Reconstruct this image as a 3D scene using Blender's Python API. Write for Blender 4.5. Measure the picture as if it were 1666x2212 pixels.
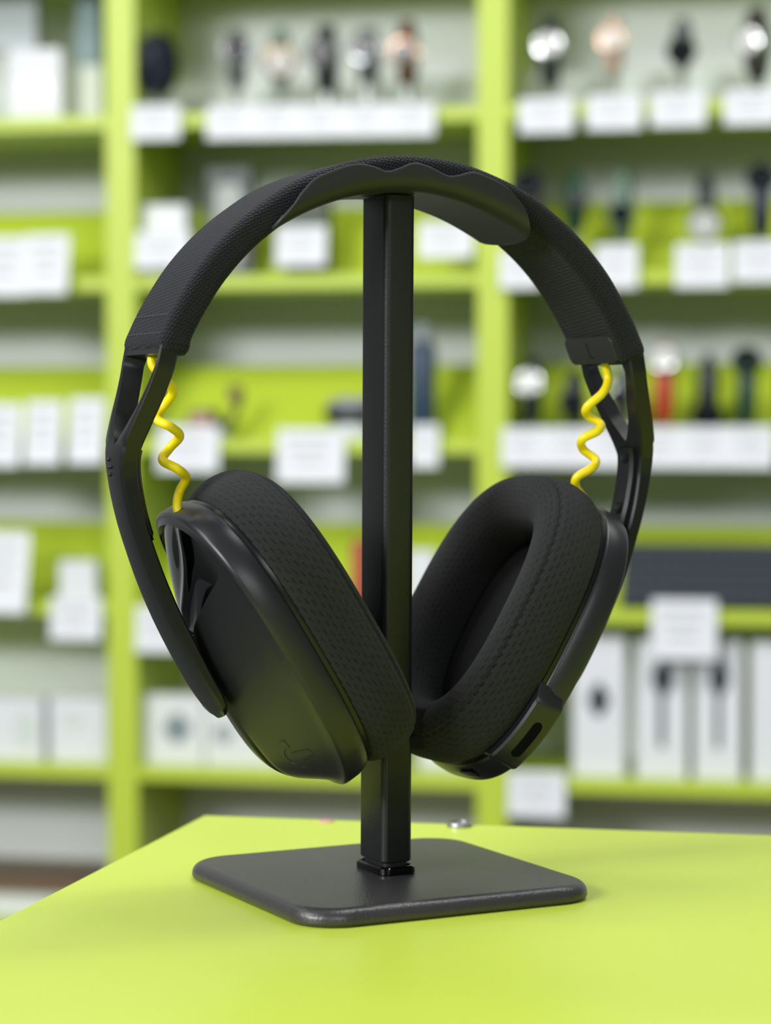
import bpy, bmesh, math, random
from mathutils import Vector, Matrix
for o in list(bpy.data.objects): bpy.data.objects.remove(o)
random.seed(4)
scene = bpy.context.scene
COL = scene.collection
PI = math.pi; R = math.radians

# ------------------------------------------------------------------ camera
F_PX, HZ, CX, CY = 5100.0, 930.0, 833.0, 1106.0       # focal length and horizon in a 1666x2212 frame
CAM_H = 0.136                                          # camera height above the table top (z = 0)
PITCH = math.atan((CY - HZ) / F_PX)
cam = bpy.data.cameras.new('camera'); cam_o = bpy.data.objects.new('camera', cam); COL.objects.link(cam_o)
cam.sensor_fit = 'VERTICAL'; cam.sensor_height = 36.0; cam.lens = F_PX / 2212 * 36.0
cam_o.location = (0, 0, CAM_H); cam_o.rotation_euler = (PI / 2 - PITCH, 0, 0)
cam.clip_start = 0.02; cam.clip_end = 50
cam.dof.use_dof = True; cam.dof.focus_distance = 0.672; cam.dof.aperture_fstop = 11.0
scene.camera = cam_o

# ------------------------------------------------------------------ world, lights, exposure
world = bpy.data.worlds.new('shop_ambient'); scene.world = world; world.use_nodes = True
bgn = world.node_tree.nodes['Background']; bgn.inputs[0].default_value = (0.90, 0.96, 1.0, 1); bgn.inputs[1].default_value = 0.19
def area(name, loc, target, sx, sy, power, color=(1, 1, 1)):
    l = bpy.data.lights.new(name, 'AREA'); l.shape = 'RECTANGLE'; l.size = sx; l.size_y = sy; l.energy = power; l.color = color
    o = bpy.data.objects.new(name, l); COL.objects.link(o); o.location = loc
    d = Vector(target) - Vector(loc); o.rotation_euler = d.to_track_quat('-Z', 'Y').to_euler()
    return o
area('ceiling_lamp_left', (-1.9, 0.15, 1.5), (-0.6, 1.2, 0), 0.7, 1.6, 33, (1, 0.985, 0.96))
area('ceiling_lamp_over_counter', (0.35, 1.15, 1.65), (0.35, 1.15, 0), 0.35, 1.2, 12, (0.96, 0.98, 1))
area('ceiling_lamp_shelf_left', (-0.9, 1.55, 1.65), (-0.6, 2.9, 0), 1.3, 0.4, 14, (1, 0.99, 0.97))
area('ceiling_lamp_shelf_right', (0.9, 1.25, 1.65), (0.6, 2.7, 0), 1.3, 0.4, 14, (1, 0.99, 0.97))
area('added_fill_far_left', (-2.7, -1.9, 1.6), (-0.3, 3.0, 0.1), 1.6, 0.7, 150, (0.96, 0.98, 1))  # unseen fill light added behind the camera to brighten the shelf backs
area('added_fill_far_right', (1.0, -2.9, 1.6), (0.5, 3.0, 0.1), 1.6, 0.7, 30, (0.95, 0.97, 1))  # weaker added fill from behind right, also for the shelf interiors
scene.view_settings.view_transform = 'Standard'; scene.view_settings.look = 'None'
scene.view_settings.exposure = 0.0; scene.view_settings.gamma = 1.0; scene.view_settings.use_curve_mapping = False

# ------------------------------------------------------------------ pixel helpers (1666x2212 frame)
FW = Vector((0, math.cos(PITCH), -math.sin(PITCH))); UP = Vector((0, math.sin(PITCH), math.cos(PITCH)))
C0 = Vector((0, 0, CAM_H))
def ray(x, y): return FW + Vector((1, 0, 0)) * ((x - CX) / F_PX) - UP * ((y - CY) / F_PX)
def on_plane(x, y, p, n):
    r = ray(x, y); t = (p - C0).dot(n) / r.dot(n); return C0 + r * t

# ------------------------------------------------------------------ materials
def s2l(c): return tuple((v / 12.92 if v <= .04045 else ((v + .055) / 1.055) ** 2.4) for v in [q / 255 for q in c])
class NT:
    def __init__(s, m): s.t = m.node_tree; s.n = s.t.nodes; s.l = s.t.links
    def node(s, ty, **k):
        nd = s.n.new(ty)
        for a, b in k.items(): setattr(nd, a, b)
        return nd
    def link(s, a, b): s.l.new(a, b)
    def math(s, op, a, b=None, c=None):
        nd = s.n.new('ShaderNodeMath'); nd.operation = op
        for i, v in enumerate((a, b, c)):
            if v is None: continue
            if isinstance(v, (int, float)): nd.inputs[i].default_value = v
            else: s.l.new(v, nd.inputs[i])
        return nd.outputs[0]
MATS = {}
def mat(name, rgb, rough=.5, metal=0., spec=.5, coat=0., coat_r=.05, trans=0., alpha=1., sheen=0.):
    m = bpy.data.materials.new(name); m.use_nodes = True; b = m.node_tree.nodes['Principled BSDF']
    b.inputs['Base Color'].default_value = (*s2l(rgb), 1); b.inputs['Roughness'].default_value = rough
    b.inputs['Metallic'].default_value = metal; b.inputs['Specular IOR Level'].default_value = spec
    b.inputs['Coat Weight'].default_value = coat; b.inputs['Coat Roughness'].default_value = coat_r
    b.inputs['Transmission Weight'].default_value = trans; b.inputs['Alpha'].default_value = alpha
    b.inputs['Sheen Weight'].default_value = sheen
    MATS[name] = m; return m
def bsdf(m): return m.node_tree.nodes['Principled BSDF']
def noise_bump(m, scale, dist, detail=2., strength=1., color_amt=0.):
    t = NT(m); tc = t.node('ShaderNodeTexCoord'); nz = t.node('ShaderNodeTexNoise')
    nz.inputs['Scale'].default_value = scale; nz.inputs['Detail'].default_value = detail
    t.link(tc.outputs['Object'], nz.inputs['Vector'])
    bp = t.node('ShaderNodeBump'); bp.inputs['Distance'].default_value = dist; bp.inputs['Strength'].default_value = strength
    t.link(nz.outputs['Fac'], bp.inputs['Height']); t.link(bp.outputs['Normal'], bsdf(m).inputs['Normal'])
    return m
M_metal = noise_bump(mat('black_powder_coat', (27, 28, 29), .45, 0, .4), 1700, .00006)
M_base = noise_bump(mat('black_textured_base', (50, 48, 49), .34, 0, .65), 1300, .00011)
M_cradle = noise_bump(mat('grey_saddle_rubber', (38, 39, 38), .5, 0, .4), 900, .00002)
M_shell = noise_bump(mat('charcoal_soft_plastic', (26, 27, 31), .36, 0, .5), 2600, .00001)
M_yoke = noise_bump(mat('black_satin_plastic', (16, 17, 18), .36, 0, .45), 2600, .00001)
M_gloss = mat('gloss_black_plastic', (4, 4, 5), .05, 0, .5)
M_gap = mat('dark_plastic', (11, 11, 12), .3, 0, .4)
M_tag = mat('dark_grey_plastic_tag', (44, 45, 42), .5, 0, .35)
M_mark = mat('engraved_mark', (18, 18, 17), .5)
M_yellow = noise_bump(mat('yellow_rubber_cable', (246, 222, 16), .38, 0, .45), 120, .00003)
M_stitch = mat('grey_thread', (66, 67, 74), .9)
M_slot = mat('slot_black', (4, 4, 4), .9, 0, .1)
M_line = mat('dark_cloth', (8, 8, 9), .42, 0, .4)
M_white = mat('white_card', (216, 218, 222), .5)
M_holder = mat('pale_acrylic', (205, 214, 208), .2, 0, .5)
M_clear = mat('smoky_acrylic', (120, 130, 118), .2)
M_print = mat('grey_print', (170, 174, 176), .6)
M_pdark = mat('dark_print', (45, 54, 58), .6)
M_lime = mat('lime_laminate_shelf', (180, 200, 58), .42, 0, .45)
M_backw = mat('pale_back_panel', (226, 231, 228), .55)
M_table = noise_bump(mat('lime_laminate_table', (196, 215, 76), .34, 0, .5), 700, .00002)
M_floor = mat('grey_floor_tiles', (84, 86, 84), .45)
M_wall = mat('grey_wall', (200, 204, 202), .7)
M_brown = mat('brown_edge', (110, 84, 58), .5)

def uv_nodes(m):
    t = NT(m); uvn = t.node('ShaderNodeUVMap'); uvn.uv_map = 'UVMap'
    sx = t.node('ShaderNodeSeparateXYZ'); t.link(uvn.outputs['UV'], sx.inputs[0])
    return t, uvn, sx.outputs[0], sx.outputs[1]
# knitted sleeve: UV in millimetres, u along the band, v around it
M_knit = mat('black_knit_fabric', (30, 31, 36), .85, 0, .25, sheen=.08)
t, uvn, u, v = uv_nodes(M_knit)
wv = t.math('MULTIPLY', t.math('SINE', t.math('MULTIPLY', v, 2 * PI / 1.25)), .16)
ph = t.math('ADD', t.math('ADD', t.math('MULTIPLY', u, 1 / 1.28), t.math('MULTIPLY', v, .10)), wv)
rib = t.math('POWER', t.math('ABSOLUTE', t.math('SINE', t.math('MULTIPLY', ph, PI))), .7)
seg = t.math('ABSOLUTE', t.math('SINE', t.math('MULTIPLY', t.math('ADD', t.math('MULTIPLY', v, 1 / .95), t.math('MULTIPLY', u, .28)), PI)))
hgt = t.math('MULTIPLY', rib, t.math('ADD', t.math('MULTIPLY', seg, .5), .5))
nz = t.node('ShaderNodeTexNoise'); nz.inputs['Scale'].default_value = 3.2; nz.inputs['Detail'].default_value = 3; t.link(uvn.outputs['UV'], nz.inputs['Vector'])
hgt2 = t.math('ADD', hgt, t.math('MULTIPLY', nz.outputs['Fac'], .35))
bp = t.node('ShaderNodeBump'); bp.inputs['Distance'].default_value = .00055; bp.inputs['Strength'].default_value = .9
t.link(hgt2, bp.inputs['Height']); t.link(bp.outputs['Normal'], bsdf(M_knit).inputs['Normal'])
mx = t.node('ShaderNodeMix', data_type='RGBA'); t.link(hgt, mx.inputs['Factor'])
mx.inputs['A'].default_value = (*s2l((8, 8, 11)), 1); mx.inputs['B'].default_value = (*s2l((28, 29, 36)), 1)
t.link(mx.outputs['Result'], bsdf(M_knit).inputs['Base Color'])
# perforated mesh on the ear cushions: rows of short slits, UV in millimetres
M_mesh = mat('black_perforated_mesh_fabric', (40, 41, 42), .85, 0, .22, sheen=.08)
t, uvn, u, v = uv_nodes(M_mesh)
nzd = t.node('ShaderNodeTexNoise'); nzd.inputs['Scale'].default_value = .9; nzd.inputs['Detail'].default_value = 2; t.link(uvn.outputs['UV'], nzd.inputs['Vector'])
dv = t.math('MULTIPLY', t.math('SUBTRACT', nzd.outputs['Fac'], .5), 1.0)
PU, PV = 3.3, 1.65
vv = t.math('ADD', t.math('DIVIDE', t.math('ADD', v, dv), PV), 100.0)
row = t.math('FLOOR', vv)
fv = t.math('SUBTRACT', t.math('FRACT', vv), .5)
uu = t.math('ADD', t.math('DIVIDE', u, PU), t.math('MULTIPLY', t.math('MODULO', row, 2.0), .5))
fu = t.math('SUBTRACT', t.math('FRACT', t.math('ADD', uu, 100.0)), .5)
fv2 = t.math('ADD', fv, t.math('MULTIPLY', fu, .35))
slit = t.math('MULTIPLY', t.math('LESS_THAN', t.math('ABSOLUTE', fv2), .125), t.math('LESS_THAN', t.math('ABSOLUTE', fu), .30))
soft = t.math('MULTIPLY', t.math('SMOOTH_MIN', 1.0, t.math('MULTIPLY', t.math('ABSOLUTE', fv2), 3.0), .3), 1.0)
nz = t.node('ShaderNodeTexNoise'); nz.inputs['Scale'].default_value = 2.6; nz.inputs['Detail'].default_value = 3; t.link(uvn.outputs['UV'], nz.inputs['Vector'])
yarn = t.math('ABSOLUTE', t.math('SINE', t.math('ADD', t.math('MULTIPLY', t.math('ADD', u, t.math('MULTIPLY', v, .7)), PI / .55), t.math('MULTIPLY', nz.outputs['Fac'], 9.0))))
h0 = t.math('ADD', t.math('MULTIPLY', yarn, .22), t.math('MULTIPLY', nz.outputs['Fac'], .5))
h1 = t.math('SUBTRACT', h0, t.math('MULTIPLY', slit, .9))
bp = t.node('ShaderNodeBump'); bp.inputs['Distance'].default_value = .0008; bp.inputs['Strength'].default_value = .9
t.link(h1, bp.inputs['Height']); t.link(bp.outputs['Normal'], bsdf(M_mesh).inputs['Normal'])
mx = t.node('ShaderNodeMix', data_type='RGBA'); t.link(slit, mx.inputs['Factor'])
mx.inputs['A'].default_value = (*s2l((31, 32, 33)), 1); mx.inputs['B'].default_value = (*s2l((3, 3, 3)), 1)
t.link(mx.outputs['Result'], bsdf(M_mesh).inputs['Base Color'])

# ------------------------------------------------------------------ object helpers
def finish(o, label=None, cat=None, group=None, kind=None):
    if label: o['label'] = label
    if cat: o['category'] = cat
    if group: o['group'] = group
    if kind: o['kind'] = kind
    return o
def empty(name, loc, rz=0, label=None, cat=None, group=None):
    o = bpy.data.objects.new(name, None); COL.objects.link(o); o.location = loc; o.rotation_euler = (0, 0, rz); o.empty_display_size = .02
    return finish(o, label, cat, group)
def mesh_obj(name, verts, faces, m, parent=None, smooth=True, uvs=None, sharp=None, fixn=True):
    me = bpy.data.meshes.new(name); me.from_pydata([tuple(q) for q in verts], [], faces)
    if uvs is not None:
        l = me.uv_layers.new(name='UVMap')
        for p in me.polygons:
            for li in p.loop_indices:
                l.data[li].uv = uvs[p.index][li - p.loop_start]
    if fixn:
        bm = bmesh.new(); bm.from_mesh(me); bmesh.ops.remove_doubles(bm, verts=bm.verts, dist=1e-6)
        bmesh.ops.recalc_face_normals(bm, faces=bm.faces); bm.to_mesh(me); bm.free()
    if smooth: me.shade_smooth()
    if sharp is not None: me.set_sharp_from_angle(angle=R(sharp))
    me.materials.append(m)
    o = bpy.data.objects.new(name, me); COL.objects.link(o)
    if parent: o.parent = parent
    return o
def bevel(o, w, seg=2, ang=35):
    b = o.modifiers.new('bevel', 'BEVEL'); b.width = w; b.segments = seg; b.limit_method = 'ANGLE'; b.angle_limit = R(ang)
    b.harden_normals = False; return o
def solid(o, th, off=-1):
    b = o.modifiers.new('solid', 'SOLIDIFY'); b.thickness = th; b.offset = off; return o
def box_v(x0, x1, y0, y1, z0, z1):
    v = [(x, y, z) for z in (z0, z1) for y in (y0, y1) for x in (x0, x1)]
    f = [(0, 2, 3, 1), (4, 5, 7, 6), (0, 1, 5, 4), (1, 3, 7, 5), (3, 2, 6, 7), (2, 0, 4, 6)]
    return v, f
def box(name, x0, x1, y0, y1, z0, z1, m, parent=None, bev=0.):
    v, f = box_v(x0, x1, y0, y1, z0, z1)
    o = mesh_obj(name, v, f, m, parent, smooth=False)
    if bev: bevel(o, bev, 2)
    return o
def boxes(name, lst, m, parent=None):
    V, Fc = [], []
    for b in lst:
        v, f = box_v(*b); k = len(V); V += v; Fc += [tuple(i + k for i in q) for q in f]
    return mesh_obj(name, V, Fc, m, parent, smooth=False)
def rrect(a, b, r, seg=8):
    pts = []
    for cx, cy, a0 in ((a - r, b - r, 0), (-a + r, b - r, 90), (-a + r, -b + r, 180), (a - r, -b + r, 270)):
        for i in range(seg + 1):
            t = R(a0 + 90 * i / seg); pts.append((cx + r * math.cos(t), cy + r * math.sin(t)))
    return pts
def loft(name, rings, m, parent=None, closed=True, caps=(True, True), smooth=True, sharp=None, uvfun=None):
    n = len(rings[0]); V = [p for r in rings for p in r]; Fc = []; UVS = [] if uvfun else None
    for i in range(len(rings) - 1):
        for j in range(n if closed else n - 1):
            k = (j + 1) % n
            Fc.append((i * n + j, i * n + k, (i + 1) * n + k, (i + 1) * n + j))
            if uvfun: UVS.append([uvfun(i, j), uvfun(i, j + 1), uvfun(i + 1, j + 1), uvfun(i + 1, j)])
    if caps[0]:
        Fc.append(tuple(range(n)));  UVS is not None and UVS.append([uvfun(0, j) for j in range(n)])
    if caps[1]:
        Fc.append(tuple((len(rings) - 1) * n + j for j in range(n)));  UVS is not None and UVS.append([uvfun(len(rings) - 1, j) for j in range(n)])
    return mesh_obj(name, V, Fc, m, parent, smooth, UVS, sharp)
def spline(pts, n):
    """Catmull-Rom through tuples, n samples, roughly even by chord length."""
    P = [Vector(p) for p in pts]; P = [P[0] * 2 - P[1]] + P + [P[-1] * 2 - P[-2]]
    dense = []
    for i in range(1, len(P) - 2):
        for k in range(24):
            t = k / 24; a, b, c, d = P[i - 1], P[i], P[i + 1], P[i + 2]
            dense.append(.5 * ((2 * b) + (c - a) * t + (2 * a - 5 * b + 4 * c - d) * t * t + (3 * b - a - 3 * c + d) * t ** 3))
    dense.append(P[-2])
    L = [0]
    for i in range(1, len(dense)): L.append(L[-1] + (dense[i] - dense[i - 1]).length)
    out = []; j = 0
    for k in range(n):
        s = L[-1] * k / (n - 1)
        while j < len(L) - 2 and L[j + 1] < s: j += 1
        d = L[j + 1] - L[j]; out.append(dense[j].lerp(dense[j + 1], 0 if d == 0 else (s - L[j]) / d))
    return out
def interp(xs, ys, x):
    if x <= xs[0]: return ys[0]
    for i in range(1, len(xs)):
        if x <= xs[i]:
            t = (x - xs[i - 1]) / (xs[i] - xs[i - 1]); t = t; return ys[i - 1] + (ys[i] - ys[i - 1]) * t
    return ys[-1]
def tube(name, path, r, m, parent=None, seg=14):
    rings = []; up = Vector((0, 1, 0.01)).normalized()
    for i, p in enumerate(path):
        d = (path[min(i + 1, len(path) - 1)] - path[max(i - 1, 0)]).normalized()
        a = d.cross(up).normalized(); b = a.cross(d)
        up = b
        rr = r(i / (len(path) - 1)) if callable(r) else r
        rings.append([p + (a * math.cos(2 * PI * k / seg) + b * math.sin(2 * PI * k / seg)) * rr for k in range(seg)])
    return loft(name, rings, m, parent)
def copy_tree(o, parent=None):
    c = o.copy(); COL.objects.link(c); c.parent = parent
    for ch in list(o.children): copy_tree(ch, c)
    return c

# ------------------------------------------------------------------ setting
fl = box('floor', -4, 4, -4, 4.2, -.95, -.90, M_floor); finish(fl, 'grey shop floor below the counter', 'floor', kind='structure')
A_SH = R(-11.0)                                        # the shelving stands turned by 11 degrees
SH = empty('shelving_unit', (0, 3.10, -.90), A_SH, 'lime green shop shelving unit with uprights and pale back panel', 'shelving')
wl = box('wall_back', -4, 4, .33, .38, -.0, 2.9, M_wall); wl.location = SH.location; wl.rotation_euler = SH.rotation_euler
finish(wl, 'pale grey wall behind the shelving', 'wall', kind='structure')
sx_ = Vector((math.cos(A_SH), math.sin(A_SH), 0)); sd_ = Vector((-math.sin(A_SH), math.cos(A_SH), 0))
def sh(px, py, depth=0.):
    """pixel -> (s, z) in the shelving's own frame on the plane 'depth' behind its front"""
    p = on_plane(px, py, SH.location + sd_ * depth, sd_) - SH.location
    return p.dot(sx_), p.z
ROWS_PX = [-128, 233, 590, 950, 1310, 1672, 2032]
ROW_Z = [sh(833, y)[1] for y in ROWS_PX]
UPX = [sh(262, 900)[0], sh(1064, 900)[0]]; dU = UPX[1] - UPX[0]
UPS = [UPX[0] - dU, UPX[0], UPX[1], UPX[1] + dU]
DEP = .24; UW = .0205
for ux in UPS: box('upright', ux - UW, ux + UW, 0, DEP, 0, ROW_Z[0] + .08, M_lime, SH, .001)
BAYS = [(UPS[i] + UW, UPS[i + 1] - UW) for i in range(3)]
box('back_panel', UPS[0], UPS[-1], DEP, DEP + .012, 0, ROW_Z[0] + .08, M_backw, SH)
for (b0, b1) in BAYS:
    for i, z in enumerate(ROW_Z):
        box('shelf_board', b0, b1, .002, DEP, z - .018, z, M_lime, SH, .0008)
        if i in (2, 3, 4):                              # slanted lime display board at the back of the shelf
            v = [(b0, .065, z), (b1, .065, z), (b1, .160, z + .103), (b0, .160, z + .103), (b0, .072, z), (b1, .072, z), (b1, .167, z + .103), (b0, .167, z + .103)]
            mesh_obj('display_slope', v, [(0, 1, 2, 3), (4, 7, 6, 5), (0, 4, 5, 1), (3, 2, 6, 7), (0, 3, 7, 4), (1, 5, 6, 2)], M_lime, SH, smooth=False)
        if i == 1:
            v = [(b0, .13, z), (b1, .13, z), (b1, .165, z + .062), (b0, .165, z + .062), (b0, .137, z), (b1, .137, z), (b1, .172, z + .062), (b0, .172, z + .062)]
            mesh_obj('display_slope', v, [(0, 1, 2, 3), (4, 7, 6, 5), (0, 4, 5, 1), (3, 2, 6, 7), (0, 3, 7, 4), (1, 5, 6, 2)], M_holder, SH, smooth=False)
    zc = sh(60, 1925)[1]
    box('base_cabinet', b0 + .002, b1 - .002, .06, DEP, 0, zc - .012, M_white, SH, .001)
    box('cabinet_top', b0, b1, .05, DEP, zc - .012, zc, M_brown, SH, .001)

# ------------------------------------------------------------------ counter
tc_ = on_plane(440, 1760, Vector((0, 0, 0)), Vector((0, 0, 1)))
d1 = Vector((math.cos(R(-12)), math.sin(R(-12)), 0)); d2 = Vector((math.cos(R(-103.5)), math.sin(R(-103.5)), 0))
CT = empty('display_counter', (tc_.x, tc_.y, -.90), 0, 'lime green laminate display counter under the headphone stand', 'counter')
def slab(name, inset, z0, z1, m, bev):
    a, b = .85, .80
    q = [d1 * inset + d2 * inset, d1 * (a - inset) + d2 * inset, d1 * (a - inset) + d2 * (b - inset), d1 * inset + d2 * (b - inset)]
    v = [(p.x, p.y, z0) for p in q] + [(p.x, p.y, z1) for p in q]
    return bevel(mesh_obj(name, v, [(0, 3, 2, 1), (4, 5, 6, 7), (0, 1, 5, 4), (1, 2, 6, 5), (2, 3, 7, 6), (3, 0, 4, 7)], m, CT, smooth=False), bev, 3)
slab('counter_top', 0, .872, .90, M_table, .0012)
slab('counter_body', .012, 0, .872, M_lime, .001)
def lathe(name, prof, m, parent=None, seg=32, sharp=40):
    rings = [[(r * math.cos(2 * PI * k / seg), r * math.sin(2 * PI * k / seg), z) for k in range(seg)] for r, z in prof]
    return loft(name, rings, m, parent, sharp=sharp)
M_silver = mat('brushed_silver', (165, 165, 168), .42, 1.0)
M_pink = mat('dull_pink_plastic', (205, 160, 140), .5)
g = on_plane(993, 1785, Vector((0, 0, 0)), Vector((0, 0, 1)))
cp = empty('furniture_screw_cap', (g.x, g.y, 0), 0, 'small silver screw cap near the back edge of the counter', 'screw cap')  # silver screw cap on the counter top
lathe('rim', [(.0043, 0), (.0044, .0006), (.0041, .0013), (.0032, .0016), (.0030, .0012)], M_silver, cp)
lathe('centre', [(.0030, .0004), (.0030, .0012), (.0016, .0013), (.0009, .0010), (.0002, .0010)], mat('grey_zinc', (120, 118, 116), .35, 1.0), cp)
g = on_plane(705, 1775, Vector((0, 0, 0)), Vector((0, 0, 1)))
cp = empty('screw_cover', (g.x, g.y, 0), 0, 'small flat pinkish screw cover on the back edge of the counter', 'screw cover')
lathe('disc', [(.0028, 0), (.0028, .0003), (.0024, .0005), (.0005, .0005)], M_pink, cp)

# ------------------------------------------------------------------ headphone stand
TH = R(27.0)
ST = empty('headphone_stand', (0, .699, 0), TH, 'black metal headphone stand with square base and curved saddle', 'stand')
def ring_rr(a, b, r, z, dx=0, dy=0, seg=8): return [(x + dx, y + dy, z) for x, y in rrect(a, b, r, seg)]
B = .0472; prof = []
for i in range(9):
    t = i / 8 * PI / 2; prof.append((.0034 * (1 - math.sin(PI / 2 - t)) , .0018 + .0034 * math.sin(t)))
rings = [ring_rr(B - .0012, B - .0012, .0125, 0, seg=12), ring_rr(B - .0004, B - .0004, .013, .0006, seg=12), ring_rr(B, B, .0135, .0012, seg=12)]
for ins, z in prof: rings.append(ring_rr(B - ins, B - ins, .0135 - ins * .6, z, seg=12))
loft('base_plate', rings, M_base, ST, sharp=50)
zt = .0052
PX, PY = .0013, -.0068 + .0068                          # pole position on the base
loft('collar', [ring_rr(.0056, .0094, .003, zt - .0002), ring_rr(.0060, .0098, .0032, zt + .0003), ring_rr(.0060, .0098, .0032, zt + .0020), ring_rr(.0055, .0093, .003, zt + .0025), ring_rr(.0049, .0085, .0025, zt + .0025), ring_rr(.0046, .0082, .0022, zt + .0012)],
     M_gloss, ST, caps=(True, True), sharp=40)
zb, zp = zt + .0036, .2047
pole_r = .0020
pole = [ring_rr(.0040, .0072, .0016, zb - .0026), ring_rr(.0040, .0072, .0016, zb), ring_rr(.0047, .0079, pole_r, zb), ring_rr(.0050, .0082, pole_r, zb + .0004), ring_rr(.0050, .0082, pole_r, zp, .0010)]
loft('pole', pole, M_metal, ST, sharp=40)
# saddle that carries the headband
US = [-36, -31.6, -26.5, -21, -17, -13, -8.8, -4.5, 0, 5, 10.8, 15, 19.3, 24, 30, 35, 36.6]
HS = [6.6, 8.9, 9.2, 9.3, 8.8, 7.4, 5.6, 6.4, 7.9, 7.2, 5.6, 6.8, 8.9, 9.2, 9.1, 7.2, 6.2]
sp = spline([(a, b, 0) for a, b in zip(US, HS)], 120)
def lip(u):
    if abs(u) > 36: return max(.2, interp([36, 38, 40, 42, 43.5, 45], [lip(36), 4.6, 3.0, 1.6, .8, .2], abs(u)))
    return interp([q.x for q in sp], [q.y for q in sp], u)
rr_ = 5.0
def saddle(u, s):
    w0 = 205.2 - .0071 * u * u
    a = abs(s); sg = 1 if s >= 0 else -1
    if a < 13.5: return Vector((u, -sg * a, w0))
    if a < 13.5 + rr_ * PI / 2:
        t = (a - 13.5) / rr_; return Vector((u, -sg * (13.5 + rr_ * math.sin(t)), w0 + rr_ * (1 - math.cos(t))))
    return Vector((u, -sg * (13.5 + rr_), w0 + rr_ + a - 13.5 - rr_ * PI / 2))
rows = []
NU, NS = 110, 56
for i in range(NU + 1):
    u = -46 + 88.6 * i / NU
    h = lip(u)
    ext = 13.5 + (rr_ * math.acos(1 - h / rr_) if h < rr_ else rr_ * PI / 2 + h - rr_)
    if u < -41.0: ext = ext * math.sqrt(max(.01, 1 - ((-u - 41) / 5.05) ** 2)) + .3
    if u > 36.5: ext = ext * math.sqrt(max(.01, 1 - ((u - 36.5) / 6.15) ** 2)) + .3
    rows.append([saddle(u, -ext + 2 * ext * j / NS) * .001 for j in range(NS + 1)])
sdl = loft('saddle', rows, M_cradle, ST, closed=False, caps=(False, False))
solid(sdl, .0011, -1)
for p_ in sdl.data.polygons: pass

# ------------------------------------------------------------------ headset
OX = Vector((.001, .70, 0)) + Vector((math.cos(TH), math.sin(TH), 0)) * .0013
HS_ = empty('gaming_headset', (OX.x, OX.y, 0), TH, 'black over-ear headset with knit headband and yellow coiled cables on the stand', 'headset')
def L3(u, v, w): return Vector((u * .001, -v * .001, w * .001))      # u across, v towards the front, w up, in mm
half = [(0, 215.7), (12, 214.9), (23, 212.5), (37, 207.3), (47, 201.2), (57.0, 193.4), (66.2, 183.6), (73.4, 173.0), (77.9, 164.5), (79.6, 159.0)]
full = [(-a, b, 0) for a, b in half[:0:-1]] + [(a, b, 0) for a, b in half]
NB = 150
bc = spline(full, NB)
THK, HWB = 8.6, 15.6
def sec_band(e):
    """rounded band section: (n inward, v) with a softly padded inner face; e thickens the hem"""
    pts = []
    for x, y in rrect(THK / 2, HWB, 2.6, 7):
        pts.append((x, y))
    return pts
sec = sec_band(0); NSEC = len(sec)
per = [0]
for j in range(NSEC): per.append(per[-1] + math.hypot(sec[(j + 1) % NSEC][0] - sec[j][0], sec[(j + 1) % NSEC][1] - sec[j][1]))
rings = []; slen = [0]
tang = []
for i, c in enumerate(bc):
    d = (bc[min(i + 1, NB - 1)] - bc[max(i - 1, 0)]).normalized(); tang.append(d)
    if i: slen.append(slen[-1] + (c - bc[i - 1]).length)
TOT = slen[-1]
def band_pt(i, depth, v):
    c, d = bc[i], tang[i]; nin = Vector((d.y, -d.x, 0))               # inward normal in the u-w plane
    q = c + nin * depth; return L3(q.x, v, q.y)
for i in range(NB):
    s = slen[i]; e = min(s, TOT - s)
    k = 1.0 + (.05 * math.exp(-((e - 2.5) / 2.0) ** 2)) - (.10 * max(0, 1 - e / .9))
    pad = .5 * math.exp(-((e - 30) / 22) ** 2)
    ring = []
    for (x, y) in sec:
        depth = THK / 2 + x * k
        if x > 0: depth += pad * (1 - (y / HWB) ** 2)
        ring.append(band_pt(i, depth, y * (1 + (k - 1) * .4)))
    rings.append(ring)
band = loft('headband', rings, M_knit, HS_, uvfun=lambda i, j: (slen[i], per[j]))
# two stitched hem rows at each end
for end in (0, 1):
    V, Fc = [], []
    for srow in (4.2, 10.0):
        for k in range(12):
            v0 = -12.5 + k * 2.15
            for vv_, in ((v0,),):
                i = min(range(NB), key=lambda q: abs((slen[q] if end == 0 else TOT - slen[q]) - srow))
                a, b_ = band_pt(i, -.18, v0), band_pt(i, -.18, v0 + 1.45)
                up = band_pt(max(0, i - 1), -.18, v0) - band_pt(min(NB - 1, i + 1), -.18, v0); up = up.normalized() * .00016
                out = (band_pt(i, -.42, v0) - band_pt(i, -.18, v0))
                base = len(V); V += [a - up, b_ - up, b_ + up, a + up, a - up + out * .4, b_ - up + out * .4, b_ + up + out * .4, a + up + out * .4]
                Fc += [tuple(base + q for q in f) for f in ((0, 1, 2, 3), (4, 5, 6, 7), (0, 1, 5, 4), (2, 3, 7, 6), (1, 2, 6, 5), (0, 3, 7, 4))]
    finish(mesh_obj('hem_stitching', V, Fc, M_stitch, band, smooth=False), kind='stuff')

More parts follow.
